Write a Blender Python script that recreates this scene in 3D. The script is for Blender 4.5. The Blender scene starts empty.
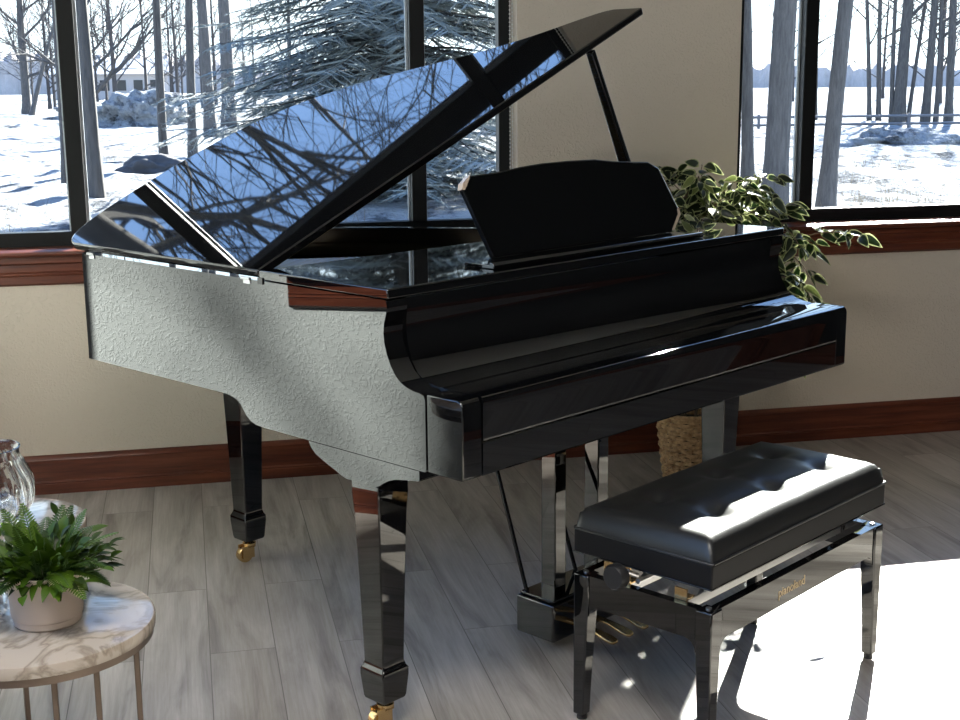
import bpy, bmesh, math, random
from mathutils import Vector, Matrix, noise
C = bpy.context.scene.collection
sc = bpy.context.scene
PI = math.pi
R = math.radians

# ------------------------------------------------------------------ camera
CAM_YAW, CAM_PITCH, CAM_ROLL, F_PX = R(12.34), R(11.7457), R(-0.5089), 1332.35
fw = Vector((math.sin(CAM_YAW)*math.cos(CAM_PITCH), math.cos(CAM_YAW)*math.cos(CAM_PITCH), -math.sin(CAM_PITCH)))
rt = Vector((math.cos(CAM_YAW), -math.sin(CAM_YAW), 0)); up = rt.cross(fw)
rt2 = rt*math.cos(CAM_ROLL)+up*math.sin(CAM_ROLL); up2 = -rt*math.sin(CAM_ROLL)+up*math.cos(CAM_ROLL)
cd = bpy.data.cameras.new('camera'); cam = bpy.data.objects.new('camera', cd); C.objects.link(cam)
m = Matrix((rt2, up2, -fw)).transposed().to_4x4(); m.translation = Vector((0, 0, 1.4013)); cam.matrix_world = m
cd.sensor_width = 36; cd.lens = F_PX/960*36; cd.clip_end = 2000; cd.clip_start = .05
sc.camera = cam

# ------------------------------------------------------------------ light
SUN_HEAD, SUN_EL = R(31.5), R(29.0)
sd = Vector((math.sin(SUN_HEAD)*math.cos(SUN_EL), math.cos(SUN_HEAD)*math.cos(SUN_EL), math.sin(SUN_EL)))
sl = bpy.data.lights.new('sun', 'SUN'); sl.energy = 30; sl.angle = R(.6); sl.color = (1, .95, .87)
so = bpy.data.objects.new('sun', sl); C.objects.link(so); so.rotation_euler = (-sd).to_track_quat('-Z', 'Y').to_euler(); so.location = sd*40

w = bpy.data.worlds.new('world'); sc.world = w; w.use_nodes = True
nt = w.node_tree; nt.nodes.clear()
out = nt.nodes.new('ShaderNodeOutputWorld'); bg = nt.nodes.new('ShaderNodeBackground'); nt.links.new(bg.outputs[0], out.inputs[0])
tc = nt.nodes.new('ShaderNodeTexCoord'); sp = nt.nodes.new('ShaderNodeSeparateXYZ'); nt.links.new(tc.outputs['Generated'], sp.inputs[0])
rp = nt.nodes.new('ShaderNodeValToRGB'); nt.links.new(sp.outputs['Z'], rp.inputs[0])
els = rp.color_ramp.elements
els[0].position = 0; els[0].color = (.86, .95, 1.0, 1); els[1].position = 1; els[1].color = (.10, .24, .62, 1)
for ps, c in ((.10, (.84, .94, 1.0, 1)), (.24, (.55, .74, 1.0, 1)), (.42, (.30, .50, .92, 1))):
    e = els.new(ps); e.color = c
nt.links.new(rp.outputs[0], bg.inputs[0]); bg.inputs[1].default_value = 1.95

def portal(loc, sx, sy, direction):
    l = bpy.data.lights.new('window_light_portal', 'AREA'); l.shape = 'RECTANGLE'; l.size = sx; l.size_y = sy
    l.cycles.is_portal = True
    o = bpy.data.objects.new('window_light_portal', l); C.objects.link(o); o.location = loc
    o.rotation_euler = Vector(direction).to_track_quat('-Z', 'Y').to_euler()
portal((.16, 4.95, 1.8), 2.1, 1.95, (0, -1, 0))
portal((2.9, 4.95, 1.8), 2.0, 1.95, (0, -1, 0))
portal((-1.12, .3, 1.8), 6.0, 1.95, (1, 0, 0))
vs = sc.view_settings; vs.view_transform = 'Standard'; vs.look = 'None'; vs.gamma = 1; vs.exposure = 0.9
sc.cycles.max_bounces = 10; sc.cycles.diffuse_bounces = 5; sc.cycles.glossy_bounces = 5; sc.cycles.transparent_max_bounces = 24
sc.cycles.transmission_bounces = 10; sc.cycles.caustics_reflective = False; sc.cycles.caustics_refractive = False
sc.cycles.sample_clamp_indirect = 6; sc.cycles.use_denoising = True

# ------------------------------------------------------------------ materials
MATS = {}
def mat(name, base=(.5, .5, .5), rough=.5, metal=0, ior=1.5, **kw):
    m = bpy.data.materials.new(name); m.use_nodes = True
    b = m.node_tree.nodes['Principled BSDF']
    b.inputs['Base Color'].default_value = (*base, 1); b.inputs['Roughness'].default_value = rough
    b.inputs['Metallic'].default_value = metal; b.inputs['IOR'].default_value = ior
    for k, v in kw.items(): b.inputs[k].default_value = v
    MATS[name] = m
    return m
def N(m, t, **kw):
    n = m.node_tree.nodes.new(t)
    for k, v in kw.items():
        if hasattr(n, k): setattr(n, k, v)
        else: n.inputs[k].default_value = v
    return n
def L(m, a, b): m.node_tree.links.new(a, b)
def P(m): return m.node_tree.nodes['Principled BSDF']
def coords(m, scale=(1, 1, 1), rot=(0, 0, 0), kind='Object'):
    t = N(m, 'ShaderNodeTexCoord'); mp = N(m, 'ShaderNodeMapping'); L(m, t.outputs[kind], mp.inputs[0])
    mp.inputs['Scale'].default_value = scale; mp.inputs['Rotation'].default_value = rot
    return mp.outputs[0]
def ramp(m, fac, stops):
    r = N(m, 'ShaderNodeValToRGB'); L(m, fac, r.inputs[0]); e = r.color_ramp.elements
    e[0].position, e[0].color = stops[0][0], (*stops[0][1], 1); e[1].position, e[1].color = stops[-1][0], (*stops[-1][1], 1)
    for p_, c_ in stops[1:-1]: q = e.new(p_); q.color = (*c_, 1)
    return r.outputs[0]
def bump(m, h, strength=.3, dist=.01):
    b = N(m, 'ShaderNodeBump'); b.inputs['Strength'].default_value = strength; b.inputs['Distance'].default_value = dist
    L(m, h, b.inputs['Height']); L(m, b.outputs[0], P(m).inputs['Normal'])

lacquer = mat('black_lacquer', (.0022, .0024, .0028), .02, ior=1.76)
satin = mat('satin_black', (.003, .0035, .004), .12)
leather = mat('black_leather', (.014, .0145, .015), .38, ior=1.55)
nz = N(leather, 'ShaderNodeTexNoise', Scale=420.0, Detail=3.0); L(leather, coords(leather), nz.inputs['Vector']); bump(leather, nz.outputs[0], .12, .001)
brass = mat('brass', (.75, .52, .25), .25, 1)
steel = mat('steel', (.55, .55, .56), .3, 1)
plastic = mat('black_plastic', (.015, .015, .016), .4)
gold_print = mat('gold_lettering', (.55, .42, .24), .4, .3)
frame_m = mat('dark_bronze_frame', (.007, .008, .009), .45, **{'Specular IOR Level': .25})
frame_l = mat('aluminium_strip', (.45, .5, .55), .45, .2)
whitep = mat('white_paint', (.78, .77, .74), .5)
def wallpaint(name, col):
    m = mat(name, col, .75)
    v = N(m, 'ShaderNodeTexNoise', Scale=55.0, Detail=3.0, Roughness=.5); v.inputs['Distortion'].default_value = 1.6
    L(m, coords(m), v.inputs['Vector'])
    r = ramp(m, v.outputs[0], ((.50, (0, 0, 0)), (.60, (1, 1, 1)))); bump(m, r, .38, .004)
    return m
wall_m = wallpaint('beige_orange_peel_paint', (.63, .555, .465))
wall_l = wallpaint('pale_orange_peel_paint', (.62, .66, .66))
ceil_m = mat('ceiling_white', (.62, .60, .56), .8)
# floor planks
fl = mat('oak_look_planks', (.4, .37, .33), .34)
t = N(fl, 'ShaderNodeTexCoord'); s = N(fl, 'ShaderNodeSeparateXYZ'); cx = N(fl, 'ShaderNodeCombineXYZ')
L(fl, t.outputs['Object'], s.inputs[0]); L(fl, s.outputs['Y'], cx.inputs['X']); L(fl, s.outputs['X'], cx.inputs['Y'])
br = N(fl, 'ShaderNodeTexBrick'); L(fl, cx.outputs[0], br.inputs['Vector']); br.offset = .37; br.squash = 1
br.inputs['Scale'].default_value = 1; br.inputs['Brick Width'].default_value = 1.22; br.inputs['Row Height'].default_value = .163
br.inputs['Mortar Size'].default_value = .0013; br.inputs['Mortar Smooth'].default_value = .2; br.inputs['Bias'].default_value = 0
br.inputs['Color1'].default_value = (0, 0, 0, 1); br.inputs['Color2'].default_value = (1, 1, 1, 1); br.inputs['Mortar'].default_value = (.5, .5, .5, 1)
mp = N(fl, 'ShaderNodeMapping'); L(fl, t.outputs['Object'], mp.inputs[0]); mp.inputs['Scale'].default_value = (7, .9, 1)
off = N(fl, 'ShaderNodeVectorMath', operation='ADD'); L(fl, mp.outputs[0], off.inputs[0])
mul = N(fl, 'ShaderNodeVectorMath', operation='SCALE'); L(fl, br.outputs['Color'], mul.inputs[0]); mul.inputs['Scale'].default_value = 17
L(fl, mul.outputs[0], off.inputs[1])
g1 = N(fl, 'ShaderNodeTexNoise', Scale=1.6, Detail=5.0, Roughness=.62); g1.inputs['Distortion'].default_value = .9; L(fl, off.outputs[0], g1.inputs['Vector'])
mp2 = N(fl, 'ShaderNodeMapping'); L(fl, off.outputs[0], mp2.inputs[0]); mp2.inputs['Scale'].default_value = (9, 2.2, 1)
g2 = N(fl, 'ShaderNodeTexNoise', Scale=2.0, Detail=6.0, Roughness=.7); L(fl, mp2.outputs[0], g2.inputs['Vector'])
c1 = ramp(fl, g1.outputs[0], ((.28, (.19, .17, .155)), (.48, (.37, .345, .32)), (.70, (.49, .465, .44))))
c2 = ramp(fl, g2.outputs[0], ((.3, (.78, .76, .73)), (.62, (1, 1, 1))))
mx = N(fl, 'ShaderNodeMix', data_type='RGBA', blend_type='MULTIPLY'); mx.inputs[0].default_value = 1
L(fl, c1, mx.inputs[6]); L(fl, c2, mx.inputs[7])
tint = ramp(fl, br.outputs['Color'], ((0, (.86, .84, .82)), (1, (1.06, 1.05, 1.05))))
mx2 = N(fl, 'ShaderNodeMix', data_type='RGBA', blend_type='MULTIPLY'); mx2.inputs[0].default_value = 1
L(fl, mx.outputs[2], mx2.inputs[6]); L(fl, tint, mx2.inputs[7])
mx3 = N(fl, 'ShaderNodeMix', data_type='RGBA'); L(fl, br.outputs['Fac'], mx3.inputs[0]); L(fl, mx2.outputs[2], mx3.inputs[6]); mx3.inputs[7].default_value = (.13, .115, .10, 1)
L(fl, mx3.outputs[2], P(fl).inputs['Base Color'])
inv = N(fl, 'ShaderNodeMath', operation='SUBTRACT'); inv.inputs[0].default_value = 1; L(fl, br.outputs['Fac'], inv.inputs[1])
ad = N(fl, 'ShaderNodeMath', operation='MULTIPLY_ADD'); L(fl, g2.outputs[0], ad.inputs[0]); ad.inputs[1].default_value = .25; L(fl, inv.outputs[0], ad.inputs[2])
bump(fl, ad.outputs[0], .25, .002)
# mahogany trim (grain along the board's long axis)
def wood(name, axis):
    m = mat(name, (.1, .03, .02), .32)
    sc_ = [26, 26, 26]; sc_[axis] = 1.6
    n = N(m, 'ShaderNodeTexNoise', Scale=1.8, Detail=5.0, Roughness=.65); L(m, coords(m, tuple(sc_)), n.inputs['Vector'])
    L(m, ramp(m, n.outputs[0], ((.3, (.058, .014, .008)), (.5, (.12, .031, .015)), (.72, (.19, .056, .028)))), P(m).inputs['Base Color'])
    return m
wood_x, wood_y = wood('mahogany_along_x', 0), wood('mahogany_along_y', 1)
# marble
marble = mat('white_marble', (.8, .79, .77), .07)
n = N(marble, 'ShaderNodeTexNoise', Scale=7.0, Detail=6.0); n.inputs['Distortion'].default_value = 2.5; L(marble, coords(marble), n.inputs['Vector'])
L(marble, ramp(marble, n.outputs[0], ((.38, (.46, .40, .335)), (.485, (.27, .225, .18)), (.55, (.44, .38, .32)))), P(marble).inputs['Base Color'])
bronze = mat('antique_bronze', (.20, .155, .125), .38, .75)
potm = mat('pinkish_ceramic', (.56, .46, .385), .45)
soil = mat('dark_soil', (.03, .022, .015), .9)
glass = mat('clear_glass', (1, 1, 1), .0, ior=1.5, **{'Transmission Weight': 1.0})
# window pane: clear thin glass = transparent + Fresnel reflection
pane_m = bpy.data.materials.new('window_glass'); pane_m.use_nodes = True; q = pane_m.node_tree; q.nodes.clear()
po = q.nodes.new('ShaderNodeOutputMaterial'); pmx = q.nodes.new('ShaderNodeMixShader'); pt = q.nodes.new('ShaderNodeBsdfTransparent'); pg = q.nodes.new('ShaderNodeBsdfGlossy'); pf = q.nodes.new('ShaderNodeFresnel')
pf.inputs[0].default_value = 1.2; pg.inputs['Roughness'].default_value = 0; pt.inputs[0].default_value = (.93, .96, .96, 1)
q.links.new(pf.outputs[0], pmx.inputs[0]); q.links.new(pt.outputs[0], pmx.inputs[1]); q.links.new(pg.outputs[0], pmx.inputs[2]); q.links.new(pmx.outputs[0], po.inputs[0])
# foliage with a per-leaf colour attribute
def leafmat(name, rough=.42, trans=.25):
    m = mat(name, (.1, .2, .05), rough); a = N(m, 'ShaderNodeVertexColor'); a.layer_name = 'Col'
    L(m, a.outputs[0], P(m).inputs['Base Color'])
    tr = N(m, 'ShaderNodeBsdfTranslucent'); L(m, a.outputs[0], tr.inputs[0]); ms = N(m, 'ShaderNodeMixShader'); ms.inputs[0].default_value = trans
    o = m.node_tree.nodes['Material Output']; L(m, P(m).outputs[0], ms.inputs[1]); L(m, tr.outputs[0], ms.inputs[2]); L(m, ms.outputs[0], o.inputs[0])
    return m
leaf_m = leafmat('variegated_leaf', .38, .3); fern_m = leafmat('fern_green', .5, .3)
stem_m = mat('brown_stem', (.16, .11, .07), .7)
# wicker
wick = mat('woven_wicker', (.4, .25, .12), .55)
n = N(wick, 'ShaderNodeTexNoise', Scale=60.0, Detail=2.0); L(wick, coords(wick), n.inputs['Vector'])
L(wick, ramp(wick, n.outputs[0], ((.3, (.30, .17, .08)), (.65, (.62, .42, .22)))), P(wick).inputs['Base Color'])
# outdoors
snow = mat('snow', (.46, .475, .49), 1.0, **{'Specular IOR Level': .05})
n = N(snow, 'ShaderNodeTexNoise', Scale=.9, Detail=8.0, Roughness=.65); L(snow, coords(snow), n.inputs['Vector']); bump(snow, n.outputs[0], 1.0, 2.6)
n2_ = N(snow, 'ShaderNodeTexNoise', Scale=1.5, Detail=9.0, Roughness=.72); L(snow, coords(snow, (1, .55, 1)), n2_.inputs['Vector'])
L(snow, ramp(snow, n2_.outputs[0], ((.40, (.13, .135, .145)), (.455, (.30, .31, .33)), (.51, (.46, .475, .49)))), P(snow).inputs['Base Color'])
def bark(name, a, b):
    m = mat(name, a, .9); n = N(m, 'ShaderNodeTexNoise', Scale=1.0, Detail=5.0, Roughness=.7); L(m, coords(m, (22, 22, 3.5)), n.inputs['Vector'])
    L(m, ramp(m, n.outputs[0], ((.36, a), (.62, b))), P(m).inputs['Base Color']); bump(m, n.outputs[0], .4, .01)
    return m
bark_m = bark('grey_bark', (.040, .037, .036), (.075, .070, .067)); bark2_m = bark('pale_grey_bark', (.052, .049, .048), (.095, .088, .084))
twig_m = mat('twig_grey', (.05, .044, .043), .9)
spruce_m = mat('blue_spruce_needles', (.18, .21, .21), .7)
far_m = mat('far_woodland', (.20, .22, .27), .95)  # distance haze is put into the woodland colour
n = N(far_m, 'ShaderNodeTexNoise', Scale=1.0, Detail=6.0, Roughness=.8); L(far_m, coords(far_m, (.35, .35, .08)), n.inputs['Vector'])
L(far_m, ramp(far_m, n.outputs[0], ((.35, (.26, .235, .22)), (.65, (.40, .36, .34)))), P(far_m).inputs['Base Color'])
rock_m = mat('grey_rock', (.05, .05, .055), .95)
rail_m = mat('weathered_rail', (.12, .12, .13), .8)
tan_m = mat('tan_siding', (.42, .38, .36), .8); roof_m = mat('grey_roof', (.30, .32, .35), .8)
darkglass = mat('dark_glass', (.02, .025, .03), .1)

# ------------------------------------------------------------------ mesh helpers
def obj(name, bm, m, parent=None, smooth=None, bevel=None, seg=2, col=False):
    me = bpy.data.meshes.new(name); bmesh.ops.recalc_face_normals(bm, faces=bm.faces) if not col else None
    bm.to_mesh(me); bm.free()
    o = bpy.data.objects.new(name, me); C.objects.link(o)
    for x in (m if isinstance(m, (list, tuple)) else [m]): me.materials.append(x)
    if parent: o.parent = parent
    if bevel:
        b = o.modifiers.new('bevel', 'BEVEL'); b.width = bevel; b.segments = seg; b.limit_method = 'ANGLE'; b.angle_limit = R(35); b.harden_normals = False
    if smooth is not None or bevel:
        a = smooth if smooth is not None else 40
        for p_ in me.polygons: p_.use_smooth = True
        ang(me, R(a))
    return o
def ang(me, a):
    b = bmesh.new(); b.from_mesh(me)
    for e in b.edges: e.smooth = not (len(e.link_faces) == 2 and e.calc_face_angle(0) > a)
    b.to_mesh(me); b.free()
def empty(name, loc=(0, 0, 0), rz=0, label=None, cat=None, group=None, kind=None):
    o = bpy.data.objects.new(name, None); C.objects.link(o); o.location = loc; o.rotation_euler = (0, 0, rz); o.empty_display_size = .1
    return tag(o, label, cat, group, kind)
def tag(o, label=None, cat=None, group=None, kind=None):
    if label: o['label'] = label
    if cat: o['category'] = cat
    if group: o['group'] = group
    if kind: o['kind'] = kind
    return o
def box(bm, x0, x1, y0, y1, z0, z1):
    v = [bm.verts.new(p_) for p_ in ((x0, y0, z0), (x1, y0, z0), (x1, y1, z0), (x0, y1, z0), (x0, y0, z1), (x1, y0, z1), (x1, y1, z1), (x0, y1, z1))]
    for f in ((0, 3, 2, 1), (4, 5, 6, 7), (0, 1, 5, 4), (1, 2, 6, 5), (2, 3, 7, 6), (3, 0, 4, 7)): bm.faces.new([v[i] for i in f])
    return bm
def bx(*a): return box(bmesh.new(), *a)
def prism(bm, poly, axis, a, b):
    """poly = 2-D outline; extruded along axis ('x': poly is (y,z); 'y': (x,z); 'z': (x,y)) from a to b"""
    f = {'x': lambda p_, t: (t, p_[0], p_[1]), 'y': lambda p_, t: (p_[0], t, p_[1]), 'z': lambda p_, t: (p_[0], p_[1], t)}[axis]
    A = [bm.verts.new(f(p_, a)) for p_ in poly]; B = [bm.verts.new(f(p_, b)) for p_ in poly]; n = len(poly)
    bm.faces.new(A); bm.faces.new(B[::-1])
    for i in range(n): bm.faces.new((A[i], B[i], B[(i+1) % n], A[(i+1) % n]))
    return bm
def pr(*a): return prism(bmesh.new(), *a)
def tube(bm, pts, rad, n=8, cap=True):
    pts = [Vector(p_) for p_ in pts]; rs = rad if isinstance(rad, (list, tuple)) else [rad]*len(pts); rings = []
    ref = None
    for i, p_ in enumerate(pts):
        d = (pts[min(i+1, len(pts)-1)]-pts[max(i-1, 0)])
        d = d.normalized() if d.length > 1e-9 else Vector((0, 0, 1))
        if ref is None: ref = Vector((1, 0, 0)) if abs(d.x) < .9 else Vector((0, 1, 0))
        a = (ref-d*ref.dot(d)).normalized(); b = d.cross(a); ref = a
        rings.append([bm.verts.new(p_+(a*math.cos(2*PI*k/n)+b*math.sin(2*PI*k/n))*rs[i]) for k in range(n)])
    for r0, r1 in zip(rings, rings[1:]):
        for k in range(n): bm.faces.new((r0[k], r0[(k+1) % n], r1[(k+1) % n], r1[k]))
    if cap: bm.faces.new(rings[0][::-1]); bm.faces.new(rings[-1])
    return bm
def lathe(bm, prof, n=48, c=(0, 0, 0), f=None):
    rings = []
    for r_, z in prof:
        rings.append([bm.verts.new((c[0]+(r_*(f(k/n, z) if f else 1))*math.cos(2*PI*k/n), c[1]+(r_*(f(k/n, z) if f else 1))*math.sin(2*PI*k/n), c[2]+z)) for k in range(n)])
    for r0, r1 in zip(rings, rings[1:]):
        for k in range(n): bm.faces.new((r0[k], r0[(k+1) % n], r1[(k+1) % n], r1[k]))
    bm.faces.new(rings[0][::-1]); bm.faces.new(rings[-1])
    return bm
def loft(bm, secs):
    rings = [[bm.verts.new(p_) for p_ in s_] for s_ in secs]; n = len(rings[0])
    for r0, r1 in zip(rings, rings[1:]):
        for k in range(n): bm.faces.new((r0[k], r0[(k+1) % n], r1[(k+1) % n], r1[k]))
    bm.faces.new(rings[0][::-1]); bm.faces.new(rings[-1])
    return bm
def xf(bm, mtx): bmesh.ops.transform(bm, matrix=mtx, verts=bm.verts); return bm
def merge(bm, other):
    me = bpy.data.meshes.new('tmp'); other.to_mesh(me); other.free(); bm.from_mesh(me); bpy.data.meshes.remove(me); return bm
def smoothpoly(pts, it=2, closed=True):
    for _ in range(it):
        n = []
        for i in range(len(pts) if closed else len(pts)-1):
            a, b = pts[i], pts[(i+1) % len(pts)]
            n += [tuple(a[k]*.75+b[k]*.25 for k in range(len(a))), tuple(a[k]*.25+b[k]*.75 for k in range(len(a)))]
        pts = n if closed else [pts[0]]+n+[pts[-1]]
    return pts
def struct(o): o['kind'] = 'structure'; return o

# ------------------------------------------------------------------ room
XL, XR, YB, YF, ZC = -.90, 4.6, 4.729, -5.5, 3.0
WT = .20; SILL = .8385; HEAD = 2.78
W1 = (-.80, 1.18); W2 = (2.031, 3.80); W3 = (-2.6, 3.2)   # back-left, back-right, left wall
struct(obj('floor', bx(XL-WT, XR+WT, YF-WT, YB+WT, -.12, 0), fl))
struct(obj('ceiling', bx(XL-WT, XR+WT, YF-WT, YB+WT, ZC, ZC+.12), ceil_m))
b = bmesh.new()
box(b, XL-WT, XR+WT, YB, YB+WT, -.5, SILL); box(b, XL-WT, XR+WT, YB, YB+WT, HEAD, ZC)
for a, c in ((XL-WT, W1[0]), (W1[1], W2[0]), (W2[1], XR+WT)): box(b, a, c, YB, YB+WT, SILL, HEAD)
struct(obj('wall_back', b, wall_m))
b = bmesh.new()
box(b, XL-WT, XL, YF, YB, -.5, SILL); box(b, XL-WT, XL, YF, YB, HEAD, ZC)
for a, c in ((YF, W3[0]), (W3[1], YB)): box(b, XL-WT, XL, a, c, SILL, HEAD)
struct(obj('wall_left', b, wall_l))
dark_wall = mat('blackened_unseen_wall', (.010, .008, .007), .6); struct(obj('wall_right', bx(XR, XR+WT, YF, YB, 0, ZC), dark_wall))  # unseen walls made near black so the lacquer reflects dark
struct(obj('wall_front', bx(XL-WT, XR+WT, YF-WT, YF, 0, ZC), dark_wall))

fill_m = mat('fill_light_emitter', (.9, .9, .9), .5); P(fill_m).inputs['Emission Color'].default_value = (1, .95, .88, 1); P(fill_m).inputs['Emission Strength'].default_value = 17  # glowing panels added out of view to brighten the room
for k, (x, y) in enumerate(((-.1, .9), (.35, -1.5))):
    cl_ = empty('fill_light_panel', (x, y, ZC), 0, 'flat glowing panel added overhead as unseen room fill', 'fill light', 'added overhead fill panels')
    bb_ = bmesh.new(); box(bb_, -.62, .62, -.32, -.30, -.03, 0); box(bb_, -.62, .62, .30, .32, -.03, 0); box(bb_, -.62, -.60, -.30, .30, -.03, 0); box(bb_, .60, .62, -.30, .30, -.03, 0)
    obj('frame', bb_, whitep, cl_); obj('fill_emitter', bx(-.598, .598, -.298, .298, -.012, -.002), fill_m, cl_)

# baseboards: moulded profile (depth from wall, height)
BP = [(0, 0), (.020, 0), (.020, .034), (.017, .037), (.020, .041), (.014, .047), (.0135, .117), (.016, .121), (.012, .129), (.006, .1345), (0, .1375)]
struct(obj('baseboard_back', pr([(YB-d, z) for d, z in BP], 'x', XL, XR), wood_x, smooth=30))
struct(obj('baseboard_left', pr([(XL+d, z) for d, z in BP], 'y', YF, YB), wood_y, smooth=30))
struct(obj('baseboard_right', pr([(XR-d, z) for d, z in BP], 'y', YF, YB), wood_y, smooth=30))

def window(num, x0, x1, mull, hor, place, wood_mat):
    """built in a local frame: x along the wall, y = outward, inner wall face at y=0"""
    r = empty('window_%d' % num); r['kind'] = 'structure'
    b = bmesh.new(); z0, z1 = SILL+.018, HEAD; f0, f1 = .085, .140
    box(b, x0, x0+.045, f0, f1, z0, z1); box(b, x1-.045, x1, f0, f1, z0, z1)
    box(b, x0+.045, x1-.045, f0, f1, z0, z0+.052); box(b, x0+.045, x1-.045, f0, f1, z1-.045, z1)
    xs = [x0+.045]
    for m_ in mull: box(b, m_-.027, m_+.027, f0-.012, f1, z0+.052, z1-.045); xs += [m_-.027, m_+.027]
    xs.append(x1-.045)
    for i in range(0, len(xs), 2): box(b, xs[i], xs[i+1], f0+.002, f1, hor[0], hor[1])
    place(obj('window_frame', b, frame_m, r, bevel=.003))
    b = bmesh.new()
    for m_ in mull:                      # pale glazing stops beside the mullions
        for sgn in (-1, 1): box(b, m_+sgn*.031-.004, m_+sgn*.031+.004, f0+.03, f1-.012, z0+.052, hor[0])
    place(obj('window_trim', b, frame_l, r))
    b = bmesh.new()
    for i in range(0, len(xs), 2):
        box(b, xs[i]-.01, xs[i+1]+.01, .118, .124, z0+.04, hor[0]+.01); box(b, xs[i]-.01, xs[i+1]+.01, .118, .124, hor[1]-.01, z1-.03)
    place(obj('window_pane', b, pane_m, r))
    b = bmesh.new()                       # stool board with rounded nose, and the moulded apron below it
    prism(b, [(.085, SILL), (-.045, SILL), (-.052, SILL+.004), (-.055, SILL+.0105), (-.052, SILL+.0175), (-.045, SILL+.021), (.085, SILL+.021)], 'x', x0-.055, x1+.055)
    prism(b, [(.0, SILL), (-.026, SILL), (-.026, SILL-.022), (-.018, SILL-.028), (-.018, SILL-.052), (-.021, SILL-.055), (-.018, SILL-.058), (-.018, SILL-.062), (-.021, SILL-.065), (-.018, SILL-.068), (-.016, SILL-.092), (-.008, SILL-.1), (0, SILL-.1)], 'x', x0-.04, x1+.04)
    place(obj('window_sill', b, wood_mat, r, smooth=30))
def pl_back(o): o.location = (0, YB, 0)
def pl_left(o): o.location = (XL, 0, 0); o.rotation_euler = (0, 0, PI/2)
TR = (2.155, 2.275)
window(1, W1[0], W1[1]-.003, (-.366, .831), TR, pl_back, wood_x)
window(2, W2[0]+.003, W2[1], (2.352,), TR, pl_back, wood_x)
window(3, W3[0], W3[1], (-1.15, .30, 1.75), TR, pl_left, wood_x)

b = bmesh.new()
for k in range(118):
    z = 2.72-k*.0142
    bmesh.ops.create_icosphere(b, subdivisions=1, radius=.0034, matrix=Matrix.Translation((1.160, YB+.028, z)))
    bmesh.ops.create_icosphere(b, subdivisions=1, radius=.0034, matrix=Matrix.Translation((1.171, YB+.036, z-.007)))
tube(b, [(1.160, YB+.028, 2.74), (1.160, YB+.028, 1.05)], .0011, 5)
tube(b, [(1.171, YB+.036, 2.74), (1.171, YB+.036, 1.05)], .0011, 5)
tag(obj('blind_chain', b, whitep, smooth=60), 'white beaded roller blind chain hanging at the right side of the spruce window', 'blind chain')

# ------------------------------------------------------------------ piano
PU, PV = 1.4877, 1.40
PZ = empty('grand_piano', (.4968, 2.4383, 0), R(33.70), 'glossy black baby grand piano with its lid propped open', 'piano')
W = PU; TH = .034
# plan outline of the case, u right, v back (from the front of the bass side round the tail)
curve = [(0, .24), (0, .7), (0, 1.30), (0, 1.385), (.035, 1.425), (.11, 1.470), (.22, 1.500), (.36, 1.515), (.50, 1.512), (.64, 1.485), (.76, 1.435), (.87, 1.350), (.96, 1.245), (1.04, 1.12), (1.12, 1.005), (1.22, .905), (1.33, .83), (1.42, .775), (1.465, .725), (W, .66), (W, .55), (W, .24)]
head_, mid_, tail_ = curve[:4], curve[3:20], curve[20:]
outer = head_[:-1]+smoothpoly(mid_, 2, False)+tail_
def offset(poly, d):
    o = []
    for i, p_ in enumerate(poly):
        a = Vector(poly[max(i-1, 0)]); c = Vector(poly[min(i+1, len(poly)-1)]); t_ = (c-a).normalized(); n_ = Vector((t_.y, -t_.x))
        o.append((p_[0]+n_.x*d, p_[1]+n_.y*d))
    return o
inner = offset(outer, TH)
def wallring(bm, A, B, z0, z1):
    n = len(A)
    for i in range(n-1):
        pass
    va = [[bm.verts.new((p_[0], p_[1], z)) for p_ in A] for z in (z0, z1)]
    vb = [[bm.verts.new((p_[0], p_[1], z)) for p_ in B] for z in (z0, z1)]
    for i in range(n-1):
        bm.faces.new((va[0][i], va[0][i+1], va[1][i+1], va[1][i])); bm.faces.new((vb[0][i], vb[1][i], vb[1][i+1], vb[0][i+1]))
        bm.faces.new((va[1][i], va[1][i+1], vb[1][i+1], vb[1][i])); bm.faces.new((va[0][i], vb[0][i], vb[0][i+1], va[0][i+1]))
    for i in (0, n-1): bm.faces.new((va[0][i], va[1][i], vb[1][i], vb[0][i]))
    return bm
ZR = .977
obj('rim', wallring(bmesh.new(), outer, inner, .698, ZR), lacquer, PZ, smooth=25)
# lower case side and key bed: stepped profile along the bass side
kb = [(.24, .640), (.630, .640), (.662, .642), (.682, .648), (.697, .658), (.708, .670), (.718, .682), (.733, .691), (.755, .696), (.78, .698), (.24, .698)]
obj('key_bed', pr(kb, 'x', 0, W), lacquer, PZ, smooth=30)
arm = [(.24, .640), (.106, .640), (.102, .645), (.102, .788), (.106, .797), (.118, .8005), (.136, .802), (.154, .8065), (.172, .814), (.188, .827), (.201, .845), (.211, .866), (.218, .888), (.220, .908), (.218, .928), (.212, .946), (.208, .960), (.209, .970), (.213, ZR), (.24, ZR)]
blockp = [(.1005, .640), (.004, .640), (0, .644), (0, .785), (.002, .793), (.007, .799), (.015, .8015), (.1005, .8005)]
for k, (u0, u1) in enumerate(((0, .056), (W-.056, W))):
    obj('side_arm', pr(arm, 'x', u0, u1), lacquer, PZ, smooth=30)
    s_ = 1 if k == 0 else -1
    kbk = obj('cheek_block', pr(blockp, 'x', u0+(.0015 if k == 0 else 0), u1-(.0015 if k == 1 else 0)), lacquer, PZ, smooth=30, bevel=.003)
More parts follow.
